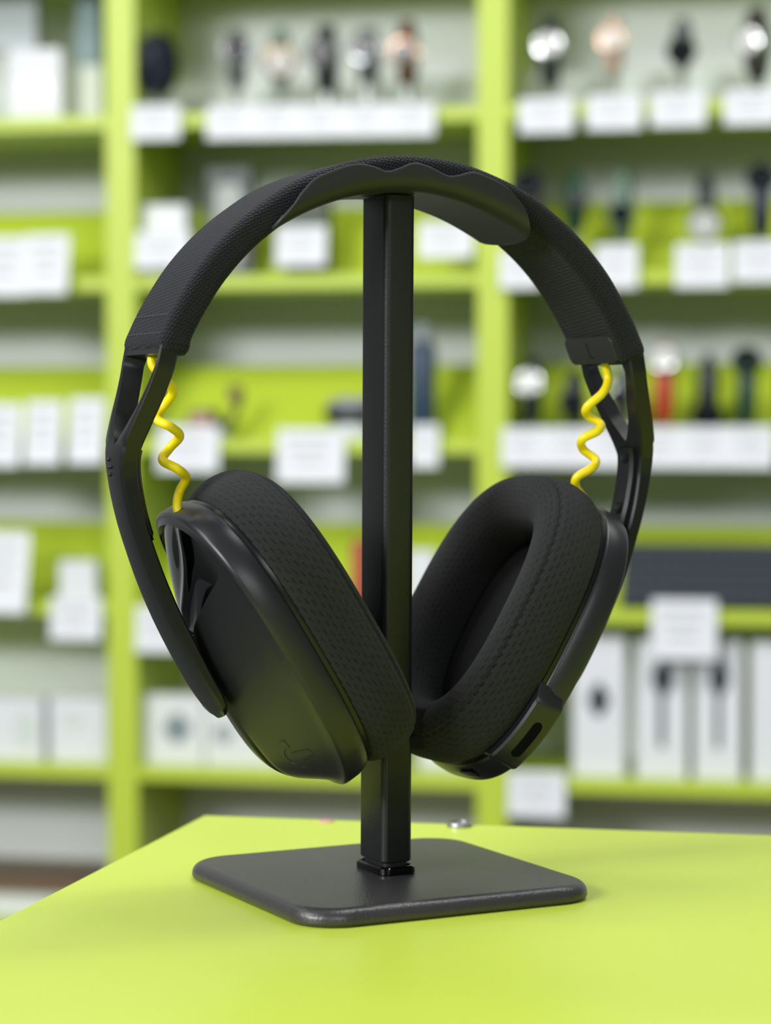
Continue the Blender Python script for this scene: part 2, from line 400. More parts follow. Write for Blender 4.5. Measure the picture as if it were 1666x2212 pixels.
# yokes: a forked arm that carries each cup
YP = [(79.0, 160.5), (80.6, 153.5), (82.6, 147), (85.2, 140), (87.4, 133.5), (88.3, 128.5), (88.0, 123), (86.9, 117), (85.1, 110), (82.8, 103), (79, 93), (74.2, 82.5), (68.7, 72.3), (62.8, 62.6), (58.0, 55.8), (56.4, 53.6)]
NY = 110
yc = spline([(a, b, 0) for a, b in YP], NY)
ys = [0]
for i in range(1, NY): ys.append(ys[-1] + (yc[i] - yc[i - 1]).length)
YT = ys[-1]
ytan = [(yc[min(i + 1, NY - 1)] - yc[max(i - 1, 0)]).normalized() for i in range(NY)]
def y_vo(s): return interp([0, 6, 14, 22, 29, 34, 40, 60, 90, YT - 8, YT - 4, YT - 1.6, YT - .4, YT], [14.6, 14.2, 12.4, 10.2, 8.0, 6.8, 6.2, 6.6, 7.8, 8.4, 8.0, 6.4, 4.0, 1.5], s)
def y_vi(s): return interp([0, 5.2, 12, 20, 26, 28.4, 29.4], [12.9, 12.7, 10.3, 7.2, 3.4, 1.2, 0], s)      # opening on the outer face
def y_vj(s): return interp([0, 3.4, 5.4, 12, 20, 24, 26.4, 27.2], [9.4, 9.8, 10.6, 8.4, 5.2, 2.6, .9, 0], s)       # opening on the inner face
def y_th(s): return interp([0, 10, 22, 30, 36, 50, 90, YT - 8, YT], [5.8, 5.6, 5.6, 5.6, 5.4, 4.8, 4.2, 3.2, 1.6], s)
def yoke_pt(side, i, depth, v):
    c, d = yc[i], ytan[i]; nin = Vector((d.y, -d.x, 0))
    q = c + nin * depth; return L3(q.x * side, v, q.y)
yokes = {}
for side in (-1, 1):
    V, Fc = [], []
    for sv in (1, -1):
        idx = []
        for i in range(NY):
            s = ys[i]; vo, vi, vj, th = y_vo(s), y_vi(s), y_vj(s), y_th(s); ch = .9 if 29 < s < YT - 4 else .4
            # section: outer face bevelled towards the edge
            sect = [(0 + (.3 if vi > .1 else 0), vi), (0, (vi + vo) / 2), (.15, vo - ch * 1.3), (ch, vo), (th - .6, vo), (th, vo - .6), (th, (vj + vo) / 2), (th, vj)]
            idx.append(len(V)); V += [yoke_pt(side, i, dd, sv * v_) for dd, v_ in sect]
        n = 8
        for i in range(NY - 1):
            for j in range(n):
                k = (j + 1) % n
                if j == 7 and y_vi(ys[i]) <= .01 and y_vi(ys[i + 1]) <= .01: continue
                Fc.append((idx[i] + j, idx[i] + k, idx[i + 1] + k, idx[i + 1] + j))
        Fc.append(tuple(idx[0] + j for j in range(n))); Fc.append(tuple(idx[-1] + j for j in range(n)))
    # bar across the top of the fork
    sel = [i for i in range(NY) if 0.2 <= ys[i] <= 4.2]; k0 = len(V)
    for i in sel: V += [yoke_pt(side, i, .25, -12.9), yoke_pt(side, i, .25, 12.9), yoke_pt(side, i, 5.2, 10.2), yoke_pt(side, i, 5.2, -10.2)]
    for a_ in range(len(sel) - 1):
        for j in range(4): Fc.append((k0 + 4 * a_ + j, k0 + 4 * a_ + (j + 1) % 4, k0 + 4 * a_ + 4 + (j + 1) % 4, k0 + 4 * a_ + 4 + j))
    Fc.append(tuple(k0 + j for j in range(4))); Fc.append(tuple(k0 + 4 * (len(sel) - 1) + j for j in range(4)))
    yk = mesh_obj('yoke', V, Fc, M_yoke, HS_, smooth=True, sharp=28)
    yokes[side] = yk
    # inner cover strip with two screws
    rings = []
    for i in range(NY):
        if 29.5 < ys[i] < 60:
            th = y_th(ys[i]); w_ = 4.3 if ys[i] < 58 else 3.0
            rings.append([yoke_pt(side, i, th + a, b_) for a, b_ in ((-.4, -w_), (1.0, -w_), (1.9, -w_ + .9), (1.9, w_ - .9), (1.0, w_), (-.4, w_))])
    cv = loft('inner_cover', rings, M_yoke, yk, sharp=30)
    for s_ in (33.5, 52.5):
        i = min(range(NY), key=lambda q: abs(ys[q] - s_)); th = y_th(ys[i])
        c = yoke_pt(side, i, th + 1.9, .6); n_ = (yoke_pt(side, i, th + 3, .6) - c).normalized(); a_ = Vector((0, 1, 0)); b_ = n_.cross(a_).normalized()
        def circ(r, h, N=20): return [c + n_ * h * .001 + (a_ * math.cos(2 * PI * k / N) + b_ * math.sin(2 * PI * k / N)) * r * .001 for k in range(N)]
        sc = loft('screw', [circ(2.0, 0), circ(2.0, .25), circ(1.7, .3), circ(1.6, .05), circ(1.0, .22), circ(.2, .25)], M_gap, yk, sharp=30)
    # braille dots on the outside, below the fork
    if side == -1:
        for s_, v_ in ((34.2, -2.6), (36.3, -2.3), (36.3, -.9), (38.4, -2.1)):
            i = min(range(NY), key=lambda q: abs(ys[q] - s_)); c = yoke_pt(side, i, .05, v_); n_ = (yoke_pt(side, i, -1, v_) - c).normalized(); a_ = Vector((0, 1, 0)); b_ = n_.cross(a_).normalized()
            def dome_ring(r, h, N=14): return [c + n_ * h * .001 + (a_ * math.cos(2 * PI * k / N) + b_ * math.sin(2 * PI * k / N)) * r * .001 for k in range(N)]
            loft('raised_dot', [dome_ring(.62, -.1), dome_ring(.60, .2), dome_ring(.45, .42), dome_ring(.2, .52), dome_ring(.04, .54)], M_gap, yk)

# cups ---------------------------------------------------------------
CA, CB, CN = 45.4, 35.5, 2.7
CUP = {-1: (39.9, 1.3, 77.0, R(32.2), R(-5.6)), 1: (41.1, -.7, 74.5, R(30.2), R(.7))}
def frame(side):
    uc, vc, wc, t_, y_ = CUP[side]
    no = Vector((math.cos(t_), 0, -math.sin(t_))); dn = Vector((-math.sin(t_), 0, -math.cos(t_))); wd = Vector((0, 1, 0))
    n2 = no * math.cos(y_) + wd * math.sin(y_); w2 = wd * math.cos(y_) - no * math.sin(y_)
    return Vector((uc, vc, wc)), n2, w2, -dn
FR = {s: frame(s) for s in (-1, 1)}
def cp_mm(side, x, y, h):
    c, n2, w2, upd = FR[side]; return c + w2 * x + upd * y + n2 * h    # (u,v,w) with u measured outwards
def cupP(side, x, y, h):
    q = cp_mm(side, x, y, h); return L3(q.x * side, q.y, q.z)
def sup(da, phi, f=1.0):
    c, s = math.cos(phi), math.sin(phi)
    return ((CB + da) * f * math.copysign(abs(c) ** (2 / CN), c), (CA + da) * f * math.copysign(abs(s) ** (2 / CN), s))
def rho(x, y): return (abs(x / CB) ** CN + abs(y / CA) ** CN) ** (1 / CN)
def dome(x, y):
    r = min(rho(x, y), 1.0)
    xr = CB * max(.02, 1 - min(.999, abs(y) / CA) ** CN) ** (1 / CN)
    ax = min(1.0, abs(x) / xr)
    if x > 0: fx = 1 - ((ax * ax + .01) ** .5 - .1) / (1.01 ** .5 - .1)
    else: fx = 1 - ax ** 2.6
    fy = 1 - (abs(y) / 46.5) ** 6 if y < 0 else 1 - (abs(y) / 46.5) ** 1.6
    return 8.0 + 14.3 * max(0, fx) * max(0, fy) * (1 - r ** 14)
def even_phi(n):
    d = [2 * PI * k / 7200 for k in range(7201)]; p = [sup(0, q) for q in d]; L = [0]
    for k in range(1, 7201): L.append(L[-1] + math.hypot(p[k][0] - p[k - 1][0], p[k][1] - p[k - 1][1]))
    out = []; j = 0
    for k in range(n):
        t_ = L[-1] * k / n
        while L[j + 1] < t_: j += 1
        out.append(d[j] + (d[j + 1] - d[j]) * (t_ - L[j]) / max(1e-9, L[j + 1] - L[j]))
    return out
NP = 144
PHI = even_phi(NP)
for side in (-1, 1):
    # shell: side wall plus faceted outer face
    rings = []
    for da, h in ((-3.5, -.6), (-1.2, -.6), (-.3, -.2), (.1, .5), (.7, 3), (.8, 6.8), (.6, 7.6), (.1, 8.05)):
        rings.append([cupP(side, *sup(da, p), h) for p in PHI])
    drop = 1.2 if side == 1 else 6.5          # the near cup's inner body sits deeper, under its covers
    for f in (.97, .93, .88, .82, .75, .67, .58, .48, .38, .28, .18, .09):
        ring = []
        for p in PHI:
            x, y = sup(0, p, f); ring.append(cupP(side, x, y, dome(x, y) - drop * min(1, (1 - f) / .05)))
        rings.append(ring)
    shell = loft('ear_cup', rings, M_gap if side == -1 else M_shell, HS_, sharp=38)
    if side == -1:
        # matte side wall is its own skin over the inner body
        rings = [[cupP(side, *sup(da, p), h) for p in PHI] for da, h in ((-1.0, -.7), (0.0, -.25), (.4, .5), (1.0, 3), (1.1, 6.9), (.9, 7.7), (.35, 8.2))]
        loft('side_wall', rings, M_shell, shell, caps=(False, False), sharp=38)
        # matte outer cover, lofted between the opening of the gloss recess and the rim
        inner = [(-31.5, 27), (-27.7, 34.8), (-21, 39.3), (-14.3, 41.4), (-7.4, 42.7), (0, 43.0), (7, 42.5), (13, 41.2), (18.3, 39), (21.3, 36.8), (22.9, 34.2), (23.6, 31.8), (23.0, 29.6), (20.4, 27.6), (16.3, 25.2), (11.1, 21.7), (6.7, 18.6), (3.4, 15.8), (1.3, 12.5), (.6, 9), (.6, 3.8), (1.8, -8.8), (2.5, -18.7), (3.2, -25.4), (3, -33.8), (2, -40), (0, -44.6)]
        ic = spline([(a, b, 0) for a, b in inner], 140)
        rim = []
        kp = {0: 152, 3: 118, 6: 84, 8: 66, 11: 46, 14: 32, 17: 16, 20: -4, 23: -38, 26: -92}
        ks = sorted(kp)
        # arc positions of the knots on the inner curve
        acc = [0]; dn_ = spline([(a, b, 0) for a, b in inner], 1200)
        for q in range(1, 1200): acc.append(acc[-1] + (dn_[q] - dn_[q - 1]).length)
        fr_ = []
        for k in ks:
            q = min(range(1200), key=lambda z: (dn_[z] - Vector((*inner[k], 0))).length); fr_.append(acc[q] / acc[-1])
        angs = [kp[k] for k in ks]
        rows = []
        for i, c in enumerate(ic):
            a = interp(fr_, angs, i / 139); x1, y1 = sup(.35, R(a))
            # polar angle -> superellipse parameter
            row = []
            for j in range(15):
                f = j / 14; f = f
                x, y = c.x + (x1 - c.x) * f, c.y + (y1 - c.y) * f
                row.append(cupP(side, x, y, dome(x, y) - .6))
            rows.append(row)
        cov = loft('outer_cover', rows, M_shell, shell, closed=False, caps=(False, False), sharp=60)
        solid(cov, .0016, 0)
        bevel(cov, .0003, 2, 50)
        # second cover on the rear side of the arm
        rows = []
        for i in range(60):
            y = -44.0 + i * (44.0 + 13) / 59
            xr = CB * max(.0, 1 - min(.999, abs(y) / CA) ** CN) ** (1 / CN) * .975
            rows.append([cupP(side, -xr + (xr + 1.2) * j / 12, y, dome(-xr + (xr + 1.2) * j / 12, y) - .5) for j in range(13)])
        solid(loft('rear_cover', rows, M_yoke, shell, closed=False, caps=(False, False), sharp=60), .0012, 0)
        # glossy bowl in the recess
        def bowl(x, y): 
            d = max(0, 1 - ((x - 4) / 26) ** 2 - ((y - 29) / 18) ** 2)
            return dome(x, y) - 1.5 - 4.2 * d ** 1.5 + 1.7 * math.exp(-((x + 3 - .45 * (y - 30)) / 3.2) ** 2) * min(1, 2 * d)
        rows = []
        for i in range(40):
            y = 10 + 33.5 * i / 39; xr = CB * (1 - (y / CA) ** CN) ** (1 / CN) * .96
            x0, x1 = -xr, min(xr, 29)
            rows.append([cupP(side, x0 + (x1 - x0) * j / 110, y, bowl(x0 + (x1 - x0) * j / 110, y)) for j in range(111)])
        solid(loft('gloss_recess', rows, M_gloss, shell, closed=False, caps=(False, False), sharp=45), .0005, 0)
        # raised emblem near the lower end
        def emb(name, polys):
            V, Fc = [], []
            for pl in polys:
                n = len(pl); b0 = len(V)
                for lift in (0.0, .5):
                    for (x, y) in pl: V.append(cupP(side, x, y, dome(x, y) + lift))
                Fc.append(tuple(b0 + n + k for k in range(n)))
                for k in range(n): Fc.append((b0 + k, b0 + (k + 1) % n, b0 + n + (k + 1) % n, b0 + n + k))
            return mesh_obj(name, V, Fc, M_shell, cov, smooth=False)
        ex_, ey_, rot = 16.4, -29.9, R(5)
        def tr(p): return (ex_ + p[0] * math.cos(rot) - p[1] * math.sin(rot), ey_ + p[0] * math.sin(rot) + p[1] * math.cos(rot))
        ro, ri = 7.0, 4.5; quads = []
        A0, A1, N = 88, 250, 22
        for k in range(N):
            a, b_ = R(A0 + (A1 - A0) * k / N), R(A0 + (A1 - A0) * (k + 1) / N)
            quads.append([tr((ro * math.cos(a), ro * math.sin(a))), tr((ro * math.cos(b_), ro * math.sin(b_))), tr((ri * math.cos(b_), ri * math.sin(b_))), tr((ri * math.cos(a), ri * math.sin(a)))])
        quads.append([tr(p) for p in ((-1.2, 2.4), (6.0, 2.4), (6.0, .3), (-1.2, .3))])
        quads.append([tr(p) for p in ((3.8, .3), (6.0, .3), (5.6, -3.6), (3.4, -3.6))])
        quads.append([tr(p) for p in ((.2, -1.0), (2.4, -1.0), (2.4, -2.4), (.2, -2.4))])
        emb('emblem', quads)
    else:
        # control housing on the lower front of the rim
        ph0, ph1 = R(-13), R(-57)
        rings = []
        N = 26
        for k in range(N + 1):
            p = ph0 + (ph1 - ph0) * k / N
            e = min(1, k / 3, (N - k) / 4); pr = .2 + 3.0 * (e * e * (3 - 2 * e))
            x0, y0 = sup(0, p); L_ = math.hypot(x0, y0)
            sect = [(-1.5, -2.4), (pr - .6, -2.6), (pr, -1.9), (pr, 6.2), (pr - .5, 7.0), (-1.0, 8.0)]
            rings.append([cupP(side, *sup(q, p), h) for q, h in sect])
        hs = loft('control_housing', rings, M_shell, shell, sharp=35)
        def stadium(pa, pb, ha, hb, pr, N=10):
            pts = []; pm, hm = (pa + pb) / 2, (ha + hb) / 2
            for k in range(4 * N):
                a = 2 * PI * k / (4 * N); ca, sa = math.cos(a), math.sin(a)
                pp = pm + (pb - pa) / 2 * math.copysign(abs(ca) ** .35, ca); hh = hm + (hb - ha) / 2 * math.copysign(abs(sa) ** .9, sa)
                pts.append(cupP(side, *sup(pr, pp), hh))
            return pts
        def oval_strip(name, pa, pb, ha, hb, pr, m, par, N=28):
            rows = []
            for k in range(N + 1):
                t_ = -1 + 2 * k / N; pp = (pa + pb) / 2 + (pb - pa) / 2 * t_
                e = max(0.0, (abs(t_) - .72) / .28); hh = (hb - ha) / 2 * math.sqrt(max(.004, 1 - e * e)); hm = (ha + hb) / 2
                rows.append([cupP(side, *sup(pr + (.0 if j in (0, 6) else .12), pp), hm + hh * (-1 + j / 3)) for j in range(7)])
            return loft(name, rows, m, par, closed=False, caps=(False, False))
        oval_strip('port_slot', R(-25), R(-44.5), 1.0, 4.3, 3.22, M_slot, hs)
        oval_strip('button', R(-74), R(-86), 1.2, 5.0, .95, M_gap, shell)
    # dark ring between shell and cushion
    rings = [[cupP(side, *sup(da, p), h) for p in PHI] for da, h in ((-4, .2), (-.9, .2), (-.6, -.5), (-.6, -1.8), (-1.2, -2.4), (-4, -2.4))]
    loft('cushion_ring', rings, M_gap, HS_, caps=(False, False), sharp=40)
    # cushion: a fat padded ring
    prof = [(-3.0, -1.6), (-1.4, -1.8), (-.2, -2.6), (.9, -4.6), (1.6, -8), (1.6, -11.5), (.9, -15), (-.2, -17.6), (-.9, -18.5), (-2.2, -19.5), (-4.2, -20.4), (-6.8, -20.6), (-9.2, -20.0), (-11.6, -18.6), (-13.6, -16.2), (-14.6, -13), (-14.9, -9), (-14.4, -5), (-13.6, -2.5)]
    NQ = 84; pr2 = spline([(a, b_, 0) for a, b_ in prof], NQ)
    cl = [0]
    for q in range(1, NQ): cl.append(cl[-1] + (pr2[q] - pr2[q - 1]).length)
    NC = 200; PH2 = even_phi(NC)
    rings = []
    for q in pr2:
        ring = []
        for p in PH2:
            seamd = .8 * math.exp(-((q.x + .5) ** 2 + (q.y + 18.1) ** 2) / .22)
            x, y = sup(q.x - seamd, p); h = q.y
            m_ = cp_mm(side, x, y, h)
            lim = .25
            if abs(m_.y) < 10.5: lim = 5.6
            elif abs(m_.y) < 14: lim = 5.6 - 5.35 * (abs(m_.y) - 10.5) / 3.5
            if m_.x < lim: m_.x = lim
            ring.append(L3(m_.x * side, m_.y, m_.z))
        rings.append(ring)
    arc = [0]
    for k in range(NC):
        a, b_ = sup(0, PH2[k]), sup(0, PH2[(k + 1) % NC]); arc.append(arc[-1] + math.hypot(b_[0] - a[0], b_[1] - a[1]))
    cu = loft('ear_cushion', rings, M_mesh, HS_, caps=(False, False), uvfun=lambda i, j: (arc[j], cl[i]))
    # speaker cloth at the bottom of the cushion opening
    rings = [[cupP(side, *sup(0, p, f), h) for p in PHI] for f, h in ((.66, -3.0), (.60, -4.2), (.5, -5.2), (.35, -5.8), (.2, -6.0), (.06, -6.1))]
    loft('speaker_cloth', rings, M_line, cu)

# yellow coiled cables
def cable(pts): return tube('cable', spline([L3(*p) for p in pts], 150), .00135, M_yellow, HS_, 16)
cable([(-76.0, 0, 162), (-76.2, .5, 158), (-76.6, 1.5, 154.3), (-73.6, 3.0, 150.6), (-70.2, .5, 146.8), (-71.8, -2.6, 142.8), (-74.4, -1.0, 139.3), (-71.6, 2.8, 136.9), (-68.1, .4, 134.4), (-70.0, -2.6, 131.0), (-72.9, -.6, 127.6), (-69.8, 2.8, 125.2), (-66.3, .6, 122.6), (-67.2, -1.8, 118.8), (-68.8, .2, 115.6), (-69.0, 1.2, 113.0), (-68.0, 1.6, 110.8)])
cable([(74.0, 0, 162), (74.1, 0, 157), (74.9, .6, 151.9), (71.6, 2.6, 147.6), (67.2, .5, 143.2), (69.2, -2.2, 140.6), (72.9, -.6, 138.0), (69.8, 2.6, 135.8), (65.6, .6, 133.3), (67.4, -2.0, 130.2), (71.0, -.4, 127.0), (67.8, 2.4, 124.4), (63.4, .8, 121.4), (64.6, -1.2, 118.0), (67.3, -.6, 114.6), (68.5, -.6, 111)])

# side tag with a letter on the inside of the far band end
iT = min(range(NB), key=lambda q: abs((TOT - slen[q]) - 5.0))
c_in, t_in = bc[iT], tang[iT]
nin = Vector((t_in.y, -t_in.x, 0))
def tagP(a, v, h):
    q = c_in + nin * (THK + .25 + h * .8) - Vector((t_in.x, t_in.y, 0)) * a    # a: up along the band
    return L3(q.x, v, q.y)
pl = rrect(13.5, 4.4, 2.6, 8)
tg = loft('side_tag', [[tagP(y, x - .8, h) for x, y in [(x * f, y * f) for x, y in pl]] for f, h in ((1, -1.0), (1, .7), (.985, 1.0), (.95, 1.1))], M_tag, HS_, sharp=40)
tg['label'] = 'dark grey plastic tag engraved with the letter L'
V, Fc = [], []
for (x0, x1, y0, y1) in ((-.35, .25, -2.6, 2.6), (.25, 2.1, -2.6, -2.0)):
    b0 = len(V)
    for h in (1.0, 1.22):
        V += [tagP(y, x - 1.6, h) for x, y in ((x0, y0), (x1, y0), (x1, y1), (x0, y1))]
    Fc += [tuple(b0 + q for q in f) for f in ((0, 1, 2, 3), (4, 5, 6, 7), (0, 1, 5, 4), (1, 2, 6, 5), (2, 3, 7, 6), (3, 0, 4, 7))]
mesh_obj('letter', V, Fc, M_mark, tg, smooth=False)

# ------------------------------------------------------------------ goods on the shelves
def colr(rgb, rough=.5, metal=0.):
    k = 'c_%d_%d_%d_%d_%d' % (*rgb, int(rough * 100), int(metal * 10))
    if k not in MATS:
        m = mat(k, rgb, rough, metal); m.name = 'painted_%d' % len(MATS)
    return MATS[k]
def place(o, s, d, z, rz=0.):
    p = SH.location + sx_ * s + sd_ * d + Vector((0, 0, z)); o.location = p; o.rotation_euler = (0, 0, A_SH + rz)
    return o
PIL = {}
M_pillow = colr((72, 76, 74), .8)
def watch(px, y0, y1, row, strap, case, dial, label, face=.5, cw=.021, sw=.0095, depth=.030, rz=0., group=None, show=1.0):
    """wrist watch shown upright: px centre, y0..y1 top and bottom pixel rows"""
    s, zt_ = sh(px, y0, depth); zb_ = sh(px, y1, depth)[1]; zr = ROW_Z[row]
    H_ = zt_ - zb_; st_h = max(.004, zb_ - zr)
    w = empty('wrist_watch', (0, 0, 0), 0, label, 'watch', group); place(w, s, depth, zr, rz)
    a, b = H_ / 2, min(.026, H_ * .36)
    box('stand', -.005, .005, -.010, .012, 0, st_h + .003, M_clear, w, .001)
    rings = []
    N = 28
    for k in range(N + 1):
        t_ = 2 * PI * k / N
        y, z = -b * math.cos(t_), a * math.sin(t_) + st_h + a
        n_ = Vector((0, -math.cos(t_) / b, math.sin(t_) / a)).normalized()
        wd_ = sw * (1 - .22 * abs(math.sin(t_)))
        c = Vector((0, y, z))
        rings.append([c + Vector((-wd_, 0, 0)) - n_ * .0012, c + Vector((wd_, 0, 0)) - n_ * .0012, c + Vector((wd_ * .95, 0, 0)) + n_ * .0012, c + Vector((-wd_ * .95, 0, 0)) + n_ * .0012])
    loft('strap', rings, strap, w, caps=(False, False), sharp=40)
    rings = []
    for xx, f in ((-.0125, .55), (-.0105, .78), (-.006, .86), (.006, .86), (.0105, .78), (.0125, .55)):
        rings.append([Vector((xx, -b * f * math.cos(2 * PI * k / 20), a * f * math.sin(2 * PI * k / 20) + st_h + a)) for k in range(20)])
    loft('pillow', rings, PIL.get(strap.name, M_pillow), w)
    zc = st_h + a + (face - .5) * 2 * a; yc_ = -b * math.sqrt(max(.05, 1 - ((zc - st_h - a) / a) ** 2)); tl = math.asin(max(-1, min(1, (zc - st_h - a) / a))) * .8
    def disc(name, prof, m):
        rings = []
        for r, h in prof:
            ring = []
            for k in range(28):
                q = Vector((r * math.cos(2 * PI * k / 28), 0, r * math.sin(2 * PI * k / 28))) + Vector((0, -h, 0))
                q = Matrix.Rotation(-tl, 3, 'X') @ q
                ring.append(q + Vector((0, yc_, zc)))
            rings.append(ring)
        return loft(name, rings, m, w, sharp=35)
    disc('case', [(cw * .9, -.003), (cw, -.001), (cw, .006), (cw * .94, .0085), (cw * .80, .009), (cw * .79, .0075)], case)
    disc('dial', [(cw * .80, .006), (cw * .80, .0079), (cw * .1, .0080)], dial)
    q = Vector((cw + .001, yc_ - .003, zc))
    boxes('crown', [(q.x - .001, q.x + .0025, q.y - .002, q.y + .002, q.z - .002, q.z + .002)], case, w)
    return w
def tag(x0, y0, x1, y1, label, depth=-.010, tilt=7., group='price cards along the shelf edges', lines=3):
    """white price card in a clear holder clipped to the shelf edge"""
    s0, za = sh(x0, y0, depth); s1, zb_ = sh(x1, y1, depth); sm = (s0 + s1) / 2; zb_ = sh((x0 + x1) / 2, y1, depth)[1]; za = sh((x0 + x1) / 2, y0, depth)[1]
    W_, H_ = (s1 - s0) / 2, za - zb_
    if tilt >= 10: depth = -.022
    w = empty('price_card', (0, 0, 0), 0, label, 'price card', group); place(w, sm, depth, zb_)
    tt = math.tan(R(tilt)) * H_
    def sl(name, xa, xb, a, b, off, th, m):
        ya, yb = tt * a / H_ - off, tt * b / H_ - off
        v = [(xa, ya, a), (xb, ya, a), (xb, yb, b), (xa, yb, b), (xa, ya + th, a), (xb, ya + th, a), (xb, yb + th, b), (xa, yb + th, b)]
        return mesh_obj(name, v, [(0, 1, 2, 3), (4, 7, 6, 5), (0, 4, 5, 1), (3, 2, 6, 7), (0, 3, 7, 4), (1, 5, 6, 2)], m, w, smooth=False)
    sl('card', -W_, W_, 0, H_, .0008, .0008, M_white)
    sl('holder', -W_ - .0006, W_ + .0006, -.0006, H_ * .98, 0., .0012, M_holder)
    for k in range(lines):
        zz = H_ * (.78 - .22 * k); ww = W_ * (.78, .66, .5)[k % 3]
        sl('printed_line', -ww, ww * .8, zz, zz + H_ * .06, .00095, .0002, M_print)
    return w
def carton(x0, y0, x1, y1, row, label, m=None, depth=.05, th=.035, art=None, cat='box', group=None, name='product_box', rz=0., lean=0.):
    s0 = sh(x0, (y0 + y1) / 2, depth)[0]; s1 = sh(x1, (y0 + y1) / 2, depth)[0]; sm = (s0 + s1) / 2; xm = (x0 + x1) / 2
    za = sh(xm, y0, depth)[1]; zb_ = sh(xm, y1, depth)[1]; zr = ROW_Z[row]; H_ = za - min(zr, zb_) if abs(zb_ - zr) < .03 else za - zb_
    base = zr if abs(zb_ - zr) < .03 else zb_; H_ = za - base
    w = empty(name, (0, 0, 0), 0, label, cat, group); place(w, sm, depth, base, rz)
    W_ = (s1 - s0) / 2
    box('carton', -W_, W_, 0, th, 0, H_, m or M_white, w, .001)
    boxes('lid_seam', [(-W_ - .0002, W_ + .0002, -.0002, th + .0002, H_ * .93, H_ * .935)], M_print, w)
    if art:
        for k, (ax0, ay0, ax1, ay1, am, shp) in enumerate(art):
            X0, X1, Z0, Z1 = -W_ + 2 * W_ * ax0, -W_ + 2 * W_ * ax1, H_ * ay0, H_ * ay1
            n = 20; cx_, cz_ = (X0 + X1) / 2, (Z0 + Z1) / 2
            e = {'o': 1.0, 'd': 1.5, 'r': .3}[shp]
            pts = []
            for q in range(n):
                a = 2 * PI * q / n; pts.append((cx_ + (X1 - X0) / 2 * math.copysign(abs(math.cos(a)) ** e, math.cos(a)), cz_ + (Z1 - Z0) / 2 * math.copysign(abs(math.sin(a)) ** e, math.sin(a))))
            loft('printed_picture', [[(x, .0003, z) for x, z in pts], [(x, -.0004, z) for x, z in pts]], am, w, smooth=False)
    return w
black = colr((30, 34, 36), .45); dgreen = colr((22, 62, 44), .5); navy = colr((26, 34, 52), .5); brown = colr((88, 52, 34), .5)
silver = colr((205, 206, 208), .16, 1.); gold = colr((214, 170, 110), .2, 1.); steel = colr((120, 122, 126), .22, 1.); rose = colr((205, 160, 130), .3, 1.)
dialb = colr((22, 24, 27), .15); dialw = colr((205, 205, 200), .3); beige = colr((196, 172, 150), .5); red = colr((176, 62, 34), .5); grey = colr((88, 96, 94), .5); sage = colr((92, 118, 100), .5); bluegrey = colr((44, 62, 84), .4)
for m_ in (navy, black, dgreen, red, beige, brown): PIL[m_.name] = m_
# top shelf
watch(338, 72, 208, 1, navy, navy, dialb, 'dark blue watch seen from the side on the top shelf next to the left upright', cw=.021, sw=.014, rz=R(-40))
watch(512, 66, 192, 1, grey, steel, dialb, 'grey watch on the top shelf, second from the left upright', sw=.012, rz=R(12), face=.6)
watch(606, 62, 190, 1, sage, gold, dialw, 'gold watch with cream dial on the top shelf of the middle bay', rz=R(10), face=.40, cw=.022)
watch(706, 55, 206, 1, black, black, dialb, 'all black watch in the centre of the top shelf', sw=.012, face=.56)
watch(796, 62, 188, 1, grey, steel, dialb, 'steel watch with grey strap on the top shelf, beside the brown one', sw=.012, face=.6)
watch(880, 45, 192, 1, brown, rose, dialb, 'brown leather watch with copper case on the top shelf left of the right upright', face=.48, cw=.019)
watch(1190, 38, 196, 1, black, silver, dialw, 'watch with bright silver face and dark strap, nearest the right upright on the top shelf', face=.58, cw=.0175)
watch(1325, 34, 168, 1, beige, rose, dialw, 'beige and rose watch on the top shelf of the right bay', face=.55, cw=.017, sw=.009)
watch(1475, 40, 150, 1, grey, black, dialb, 'small dark grey watch on the top shelf, third in the right bay', face=.32, cw=.019)
watch(1637, 18, 178, 1, colr((50, 40, 36), .5), silver, dialw, 'dark brown strapped watch with polished steel case at the right edge of the top shelf', face=.50, cw=.017, rz=R(-20))
carton(18, 105, 132, 230, 1, 'white carton with a faint panel on the top shelf at the left edge', art=[(.2, .3, .8, .55, M_holder, 'r')], depth=.03)
carton(-40, -40, 78, 108, 1, 'pale grey box standing behind the white carton at the top left', m=colr((176, 184, 190), .5), depth=.13, th=.03)
carton(165, -60, 214, 136, 1, 'muted teal box beside the left upright at the top left', m=colr((120, 146, 150), .5), depth=.14, th=.03)
carton(150, 140, 218, 230, 1, 'low pale box beside the left upright on the top left shelf', m=colr((206, 214, 202), .5), depth=.08)
tag(283, 226, 387, 300, 'white price card on the top shelf beside the left upright')
for k, nm in enumerate(('first', 'second', 'third', 'fourth', 'fifth')):
    tag(447 + k * 98.6, 226 - k, 447 + (k + 1) * 98.6 - 2, 299 - k * 1.5, 'white price card on the top shelf, %s of the touching row of five' % nm)
for x0, y0, nm in ((1122, 210, 'first'), (1269, 203, 'second'), (1408, 196, 'third'), (1566, 192, 'fourth')):
    tag(x0, y0, x0 + 116, y0 + 76, 'white price card on the top shelf of the right bay, %s from the upright' % nm)
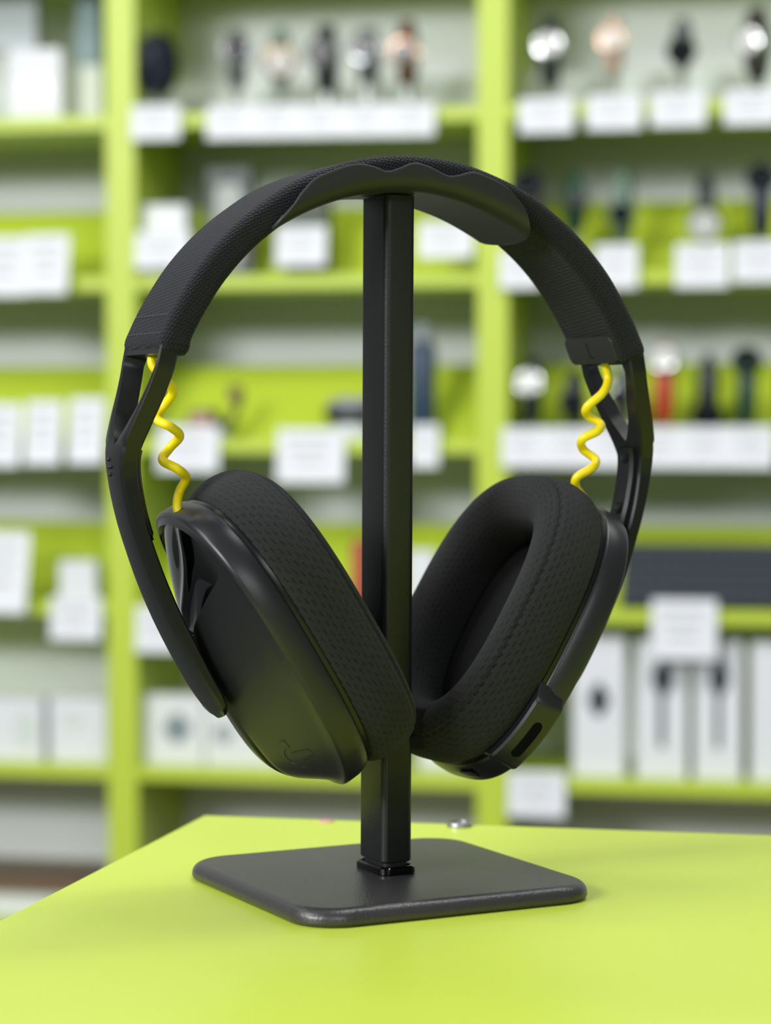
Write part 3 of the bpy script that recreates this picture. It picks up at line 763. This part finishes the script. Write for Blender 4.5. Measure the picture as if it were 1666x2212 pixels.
# second shelf
watch(1145, 378, 520, 2, black, black, dialb, 'black watch on the second shelf behind the headband beside the right upright', face=.8, depth=.030)
watch(1243, 372, 512, 2, dgreen, black, dialb, 'dark green watch on the second shelf behind the headband', face=.5, cw=.012, sw=.007, rz=R(12), depth=.030)
watch(1347, 372, 526, 2, sage, sage, dialb, 'sage green watch on the second shelf of the right bay', face=.40, cw=.018)
watch(1526, 376, 530, 2, black, silver, dialw, 'watch with shiny silver face low on a black strap on the second shelf', face=.30, cw=.023)
watch(1646, 366, 518, 2, navy, navy, dialb, 'navy watch with tapered strap at the right edge of the second shelf', face=.84, cw=.020, sw=.011)
tag(-35, 512, 64, 640, 'tall white card at the left edge of the second shelf', tilt=10)
tag(58, 506, 150, 636, 'tall white card on the second shelf, right of the one at the picture edge', tilt=10)
carton(306, 442, 402, 585, 2, 'white box on the second shelf beside the left upright', m=colr((214, 218, 222), .5), depth=.03, art=[(.15, .55, .85, .9, M_holder, 'r')])
carton(446, 362, 542, 590, 2, 'dark framed grey box on the second shelf behind the headband', m=colr((64, 70, 66), .5), depth=.025, art=[(.2, .1, .8, .85, colr((160, 166, 160), .5), 'r')])
carton(612, 424, 706, 590, 2, 'dark green box standing behind a price card on the second shelf', m=colr((58, 70, 52), .5), depth=.025)
tag(292, 500, 408, 578, 'white price card in front of the white box on the second shelf')
tag(596, 488, 703, 573, 'white price card on the second shelf seen under the headband, left of the pole')
tag(905, 478, 1020, 556, 'white price card on the second shelf seen between pole and right upright')
tag(1080, 540, 1165, 622, 'white price card on the second shelf mostly hidden by the headband')
tag(1285, 528, 1377, 622, 'white price card on the second shelf just right of the headband')
tag(1460, 526, 1573, 620, 'white price card below the shiny silver watch on the second shelf')
tag(1585, 520, 1700, 608, 'white price card at the right edge of the second shelf')
# third shelf
tag(-40, 872, 46, 1006, 'tall white card on the third shelf cut by the left picture edge', tilt=10)
tag(58, 866, 134, 1002, 'tall white card on the third shelf, middle of three at the left', tilt=10)
tag(152, 860, 226, 1000, 'tall white card on the third shelf beside the left upright', tilt=10)
def lying_band(px, py, row, label):
    s, z = sh(px, py, .06); w = empty('fitness_band', (0, 0, 0), 0, label, 'fitness band'); place(w, s, .04, ROW_Z[row])
    prof = []
    for k in range(30):
        a = k / 29
        prof.append(Vector((-.05 + .085 * a, 0, .012 + .006 * math.sin(a * 5))) if a < .7 else Vector((.0095 + .040 * math.sin((a - .7) / .3 * 1.35), 0, .012 + .055 * (1 - math.cos((a - .7) / .3 * 1.5)))))
    rings = [[p + Vector((0, -.013, -.004)), p + Vector((0, .013, -.004)), p + Vector((0, .013, .004)), p + Vector((0, -.013, .004))] for p in prof]
    loft('strap', rings, black, w, sharp=40)
    box('case', -.022, .016, -.018, .016, .008, .040, black, w, .006)
    box('screen', -.016, .010, -.0185, -.0178, .012, .036, colr((170, 128, 112), .3), w)
    box('buckle', .034, .052, -.015, -.012, .050, .072, brown, w, .002)
    box('stand', -.045, .03, -.012, .012, 0, .009, M_holder, w)
    return w
lying_band(455, 900, 3, 'black fitness band with coppery screen lying on the third shelf')
s, z = sh(770, 910, .05); w = empty('puck_speaker', (0, 0, 0), 0, 'flat dark puck with grey top on the third shelf, left of the pole', 'speaker'); place(w, s, .034, ROW_Z[3])
lathe('stand', [(.028, 0), (.028, .020), (.027, .022)], M_holder, w)
lathe('body', [(.030, .022), (.038, .027), (.040, .036), (.037, .044), (.02, .044)], black, w)
lathe('top', [(.037, .043), (.034, .050), (.026, .055), (.01, .057), (.001, .057)], colr((150, 152, 158), .4), w)
s, z = sh(915, 905, .05); w = empty('bottle', (0, 0, 0), 0, 'tall dark blue bottle with a grey cap on the third shelf, right of the pole', 'bottle'); place(w, s, .04, ROW_Z[3])
lathe('body', [(.017, 0), (.0185, .003), (.0185, .118), (.016, .126), (.012, .130)], bluegrey, w)
lathe('cap', [(.012, .129), (.012, .150), (.010, .153), (.002, .153)], colr((120, 130, 132), .4), w)
tag(340, 920, 470, 1018, 'white price card below the black fitness band')
tag(598, 926, 742, 1042, 'large white price card on the third shelf, left of the pole')
tag(888, 918, 946, 1008, 'narrow white price card below the dark blue bottle')
watch(1150, 775, 920, 3, black, silver, dialw, 'watch with round white face beside the right upright on the third shelf', face=.62, cw=.017)
watch(1243, 800, 925, 3, black, black, dialb, 'black watch on the third shelf right of the white faced one', face=.45, cw=.018)
watch(1345, 790, 920, 3, grey, steel, dialb, 'grey watch on the third shelf seen through the headset fork', face=.5, cw=.016)
watch(1437, 742, 925, 3, red, silver, dialw, 'red strapped watch with white face on the third shelf', face=.80, cw=.020)
watch(1531, 765, 925, 3, black, black, dialb, 'black watch on the third shelf right of the red one', face=.18, cw=.020, sw=.007)
watch(1615, 760, 925, 3, dgreen, dgreen, dialb, 'dark green watch at the right end of the third shelf', face=.86, cw=.020)
for k, nm in enumerate(('first', 'second', 'third', 'fourth', 'fifth', 'sixth')):
    tag(1085 + k * 98, 924 - k * .6, 1085 + (k + 1) * 98 - 2, 1008 + k * .6, 'white price card on the third shelf of the right bay, %s from the upright' % nm)
# fourth shelf
tag(-45, 1150, 60, 1322, 'tall white card with a grey figure at the left edge of the fourth shelf', tilt=12)
carton(128, 1212, 208, 1322, 4, 'small white box behind a price card on the fourth shelf', depth=.02)
tag(108, 1290, 216, 1382, 'white price card below the small white box on the fourth shelf')
tag(293, 1310, 380, 1408, 'white price card on the fourth shelf behind the near yoke arm')
carton(760, 1168, 790, 1312, 4, 'slim red box on the fourth shelf peeking out left of the pole', m=colr((170, 50, 46), .5), depth=.03, th=.02)
carton(880, 1190, 940, 1312, 4, 'white box on the fourth shelf right of the pole', depth=.03, th=.02)
def keyboard(x0, y0, x1, y1, row, label):
    s0 = sh(x0, y1, .02)[0]; s1 = sh(x1, y1, .02)[0]; w = empty('keyboard', (0, 0, 0), 0, label, 'keyboard'); place(w, (s0 + s1) / 2, .02, ROW_Z[row])
    za = sh((x0 + x1) / 2, y0, .05)[1] - ROW_Z[row]; W_ = (s1 - s0) / 2; ty = .045
    kb = colr((20, 28, 38), .6); kk = colr((28, 40, 52), .6)
    def P(u, q, h):   # u across, q up the slope 0..1, h out of the face
        L_ = math.hypot(ty, za); return Vector((u, ty * q - h * za / L_, .004 + za * q * .96 + h * ty / L_))
    def slabk(name, u0, u1, q0, q1, h0, h1, m):
        v = [P(u, q, h) for h in (h0, h1) for q in (q0, q1) for u in (u0, u1)]
        return mesh_obj(name, v, [(0, 2, 3, 1), (4, 5, 7, 6), (0, 1, 5, 4), (1, 3, 7, 5), (3, 2, 6, 7), (2, 0, 4, 6)], m, w, smooth=False)
    slabk('tray', -W_, W_, 0, 1, -.010, 0, kb)
    n = 16
    for r_ in range(5):
        for k in range(n):
            u0 = -W_ + .006 + (2 * W_ - .012) * k / n; u1 = u0 + (2 * W_ - .012) / n * .86; q0 = .06 + .18 * r_
            slabk('key', u0, u1, q0, q0 + .15, 0, .003, kk)
    return w
keyboard(1340, 1178, 1830, 1292, 4, 'dark blue keyboard leaning on the fourth shelf of the right bay')
tag(1408, 1296, 1548, 1424, 'large white price card below the keyboard')
# fifth shelf
carton(-50, 1508, 92, 1672, 5, 'white box at the left edge of the fifth shelf', depth=.03, art=[(.55, .2, .95, .8, M_holder, 'o')])
carton(108, 1508, 232, 1674, 5, 'white box beside the left upright on the fifth shelf', depth=.03, art=[(.2, .5, .6, .8, M_holder, 'o')])
carton(298, 1502, 440, 1684, 5, 'white box with a grey oval picture on the fifth shelf behind the near cup', depth=.03, m=colr((214, 218, 216), .5), art=[(.38, .3, .82, .75, colr((120, 134, 138), .5), 'd')])
carton(444, 1502, 600, 1686, 5, 'white box with faint grey pictures on the fifth shelf, second in the middle bay', depth=.03, m=colr((214, 218, 216), .5), art=[(.1, .3, .4, .6, colr((150, 160, 162), .5), 'd')])
carton(604, 1510, 760, 1686, 5, 'white box on the fifth shelf left of the pole', depth=.03, m=colr((214, 218, 216), .5))
carton(905, 1560, 1020, 1692, 5, 'low white box on the fifth shelf behind the far cup', depth=.05, m=colr((214, 218, 216), .5))
carton(1238, 1376, 1350, 1700, 5, 'tall white watch box with a diamond shaped watch picture on the fifth shelf', depth=.03, art=[(.28, .42, .72, .68, M_pdark, 'd')])
for x0, x1, nm in ((1374, 1484, 'tall white watch box on the fifth shelf, left of two with long strap pictures'), (1500, 1602, 'tall white watch box on the fifth shelf, right of two with long strap pictures')):
    carton(x0, 1384, x1, 1706, 5, nm, depth=.03, art=[(.30, .58, .76, .88, M_pdark, 'd'), (.44, .22, .58, .66, M_pdark, 'r')])
carton(1622, 1388, 1740, 1712, 5, 'tall plain white box at the right edge of the fifth shelf', depth=.03)
tag(1098, 1668, 1220, 1764, 'white price card on the fifth shelf below the far ear cup')
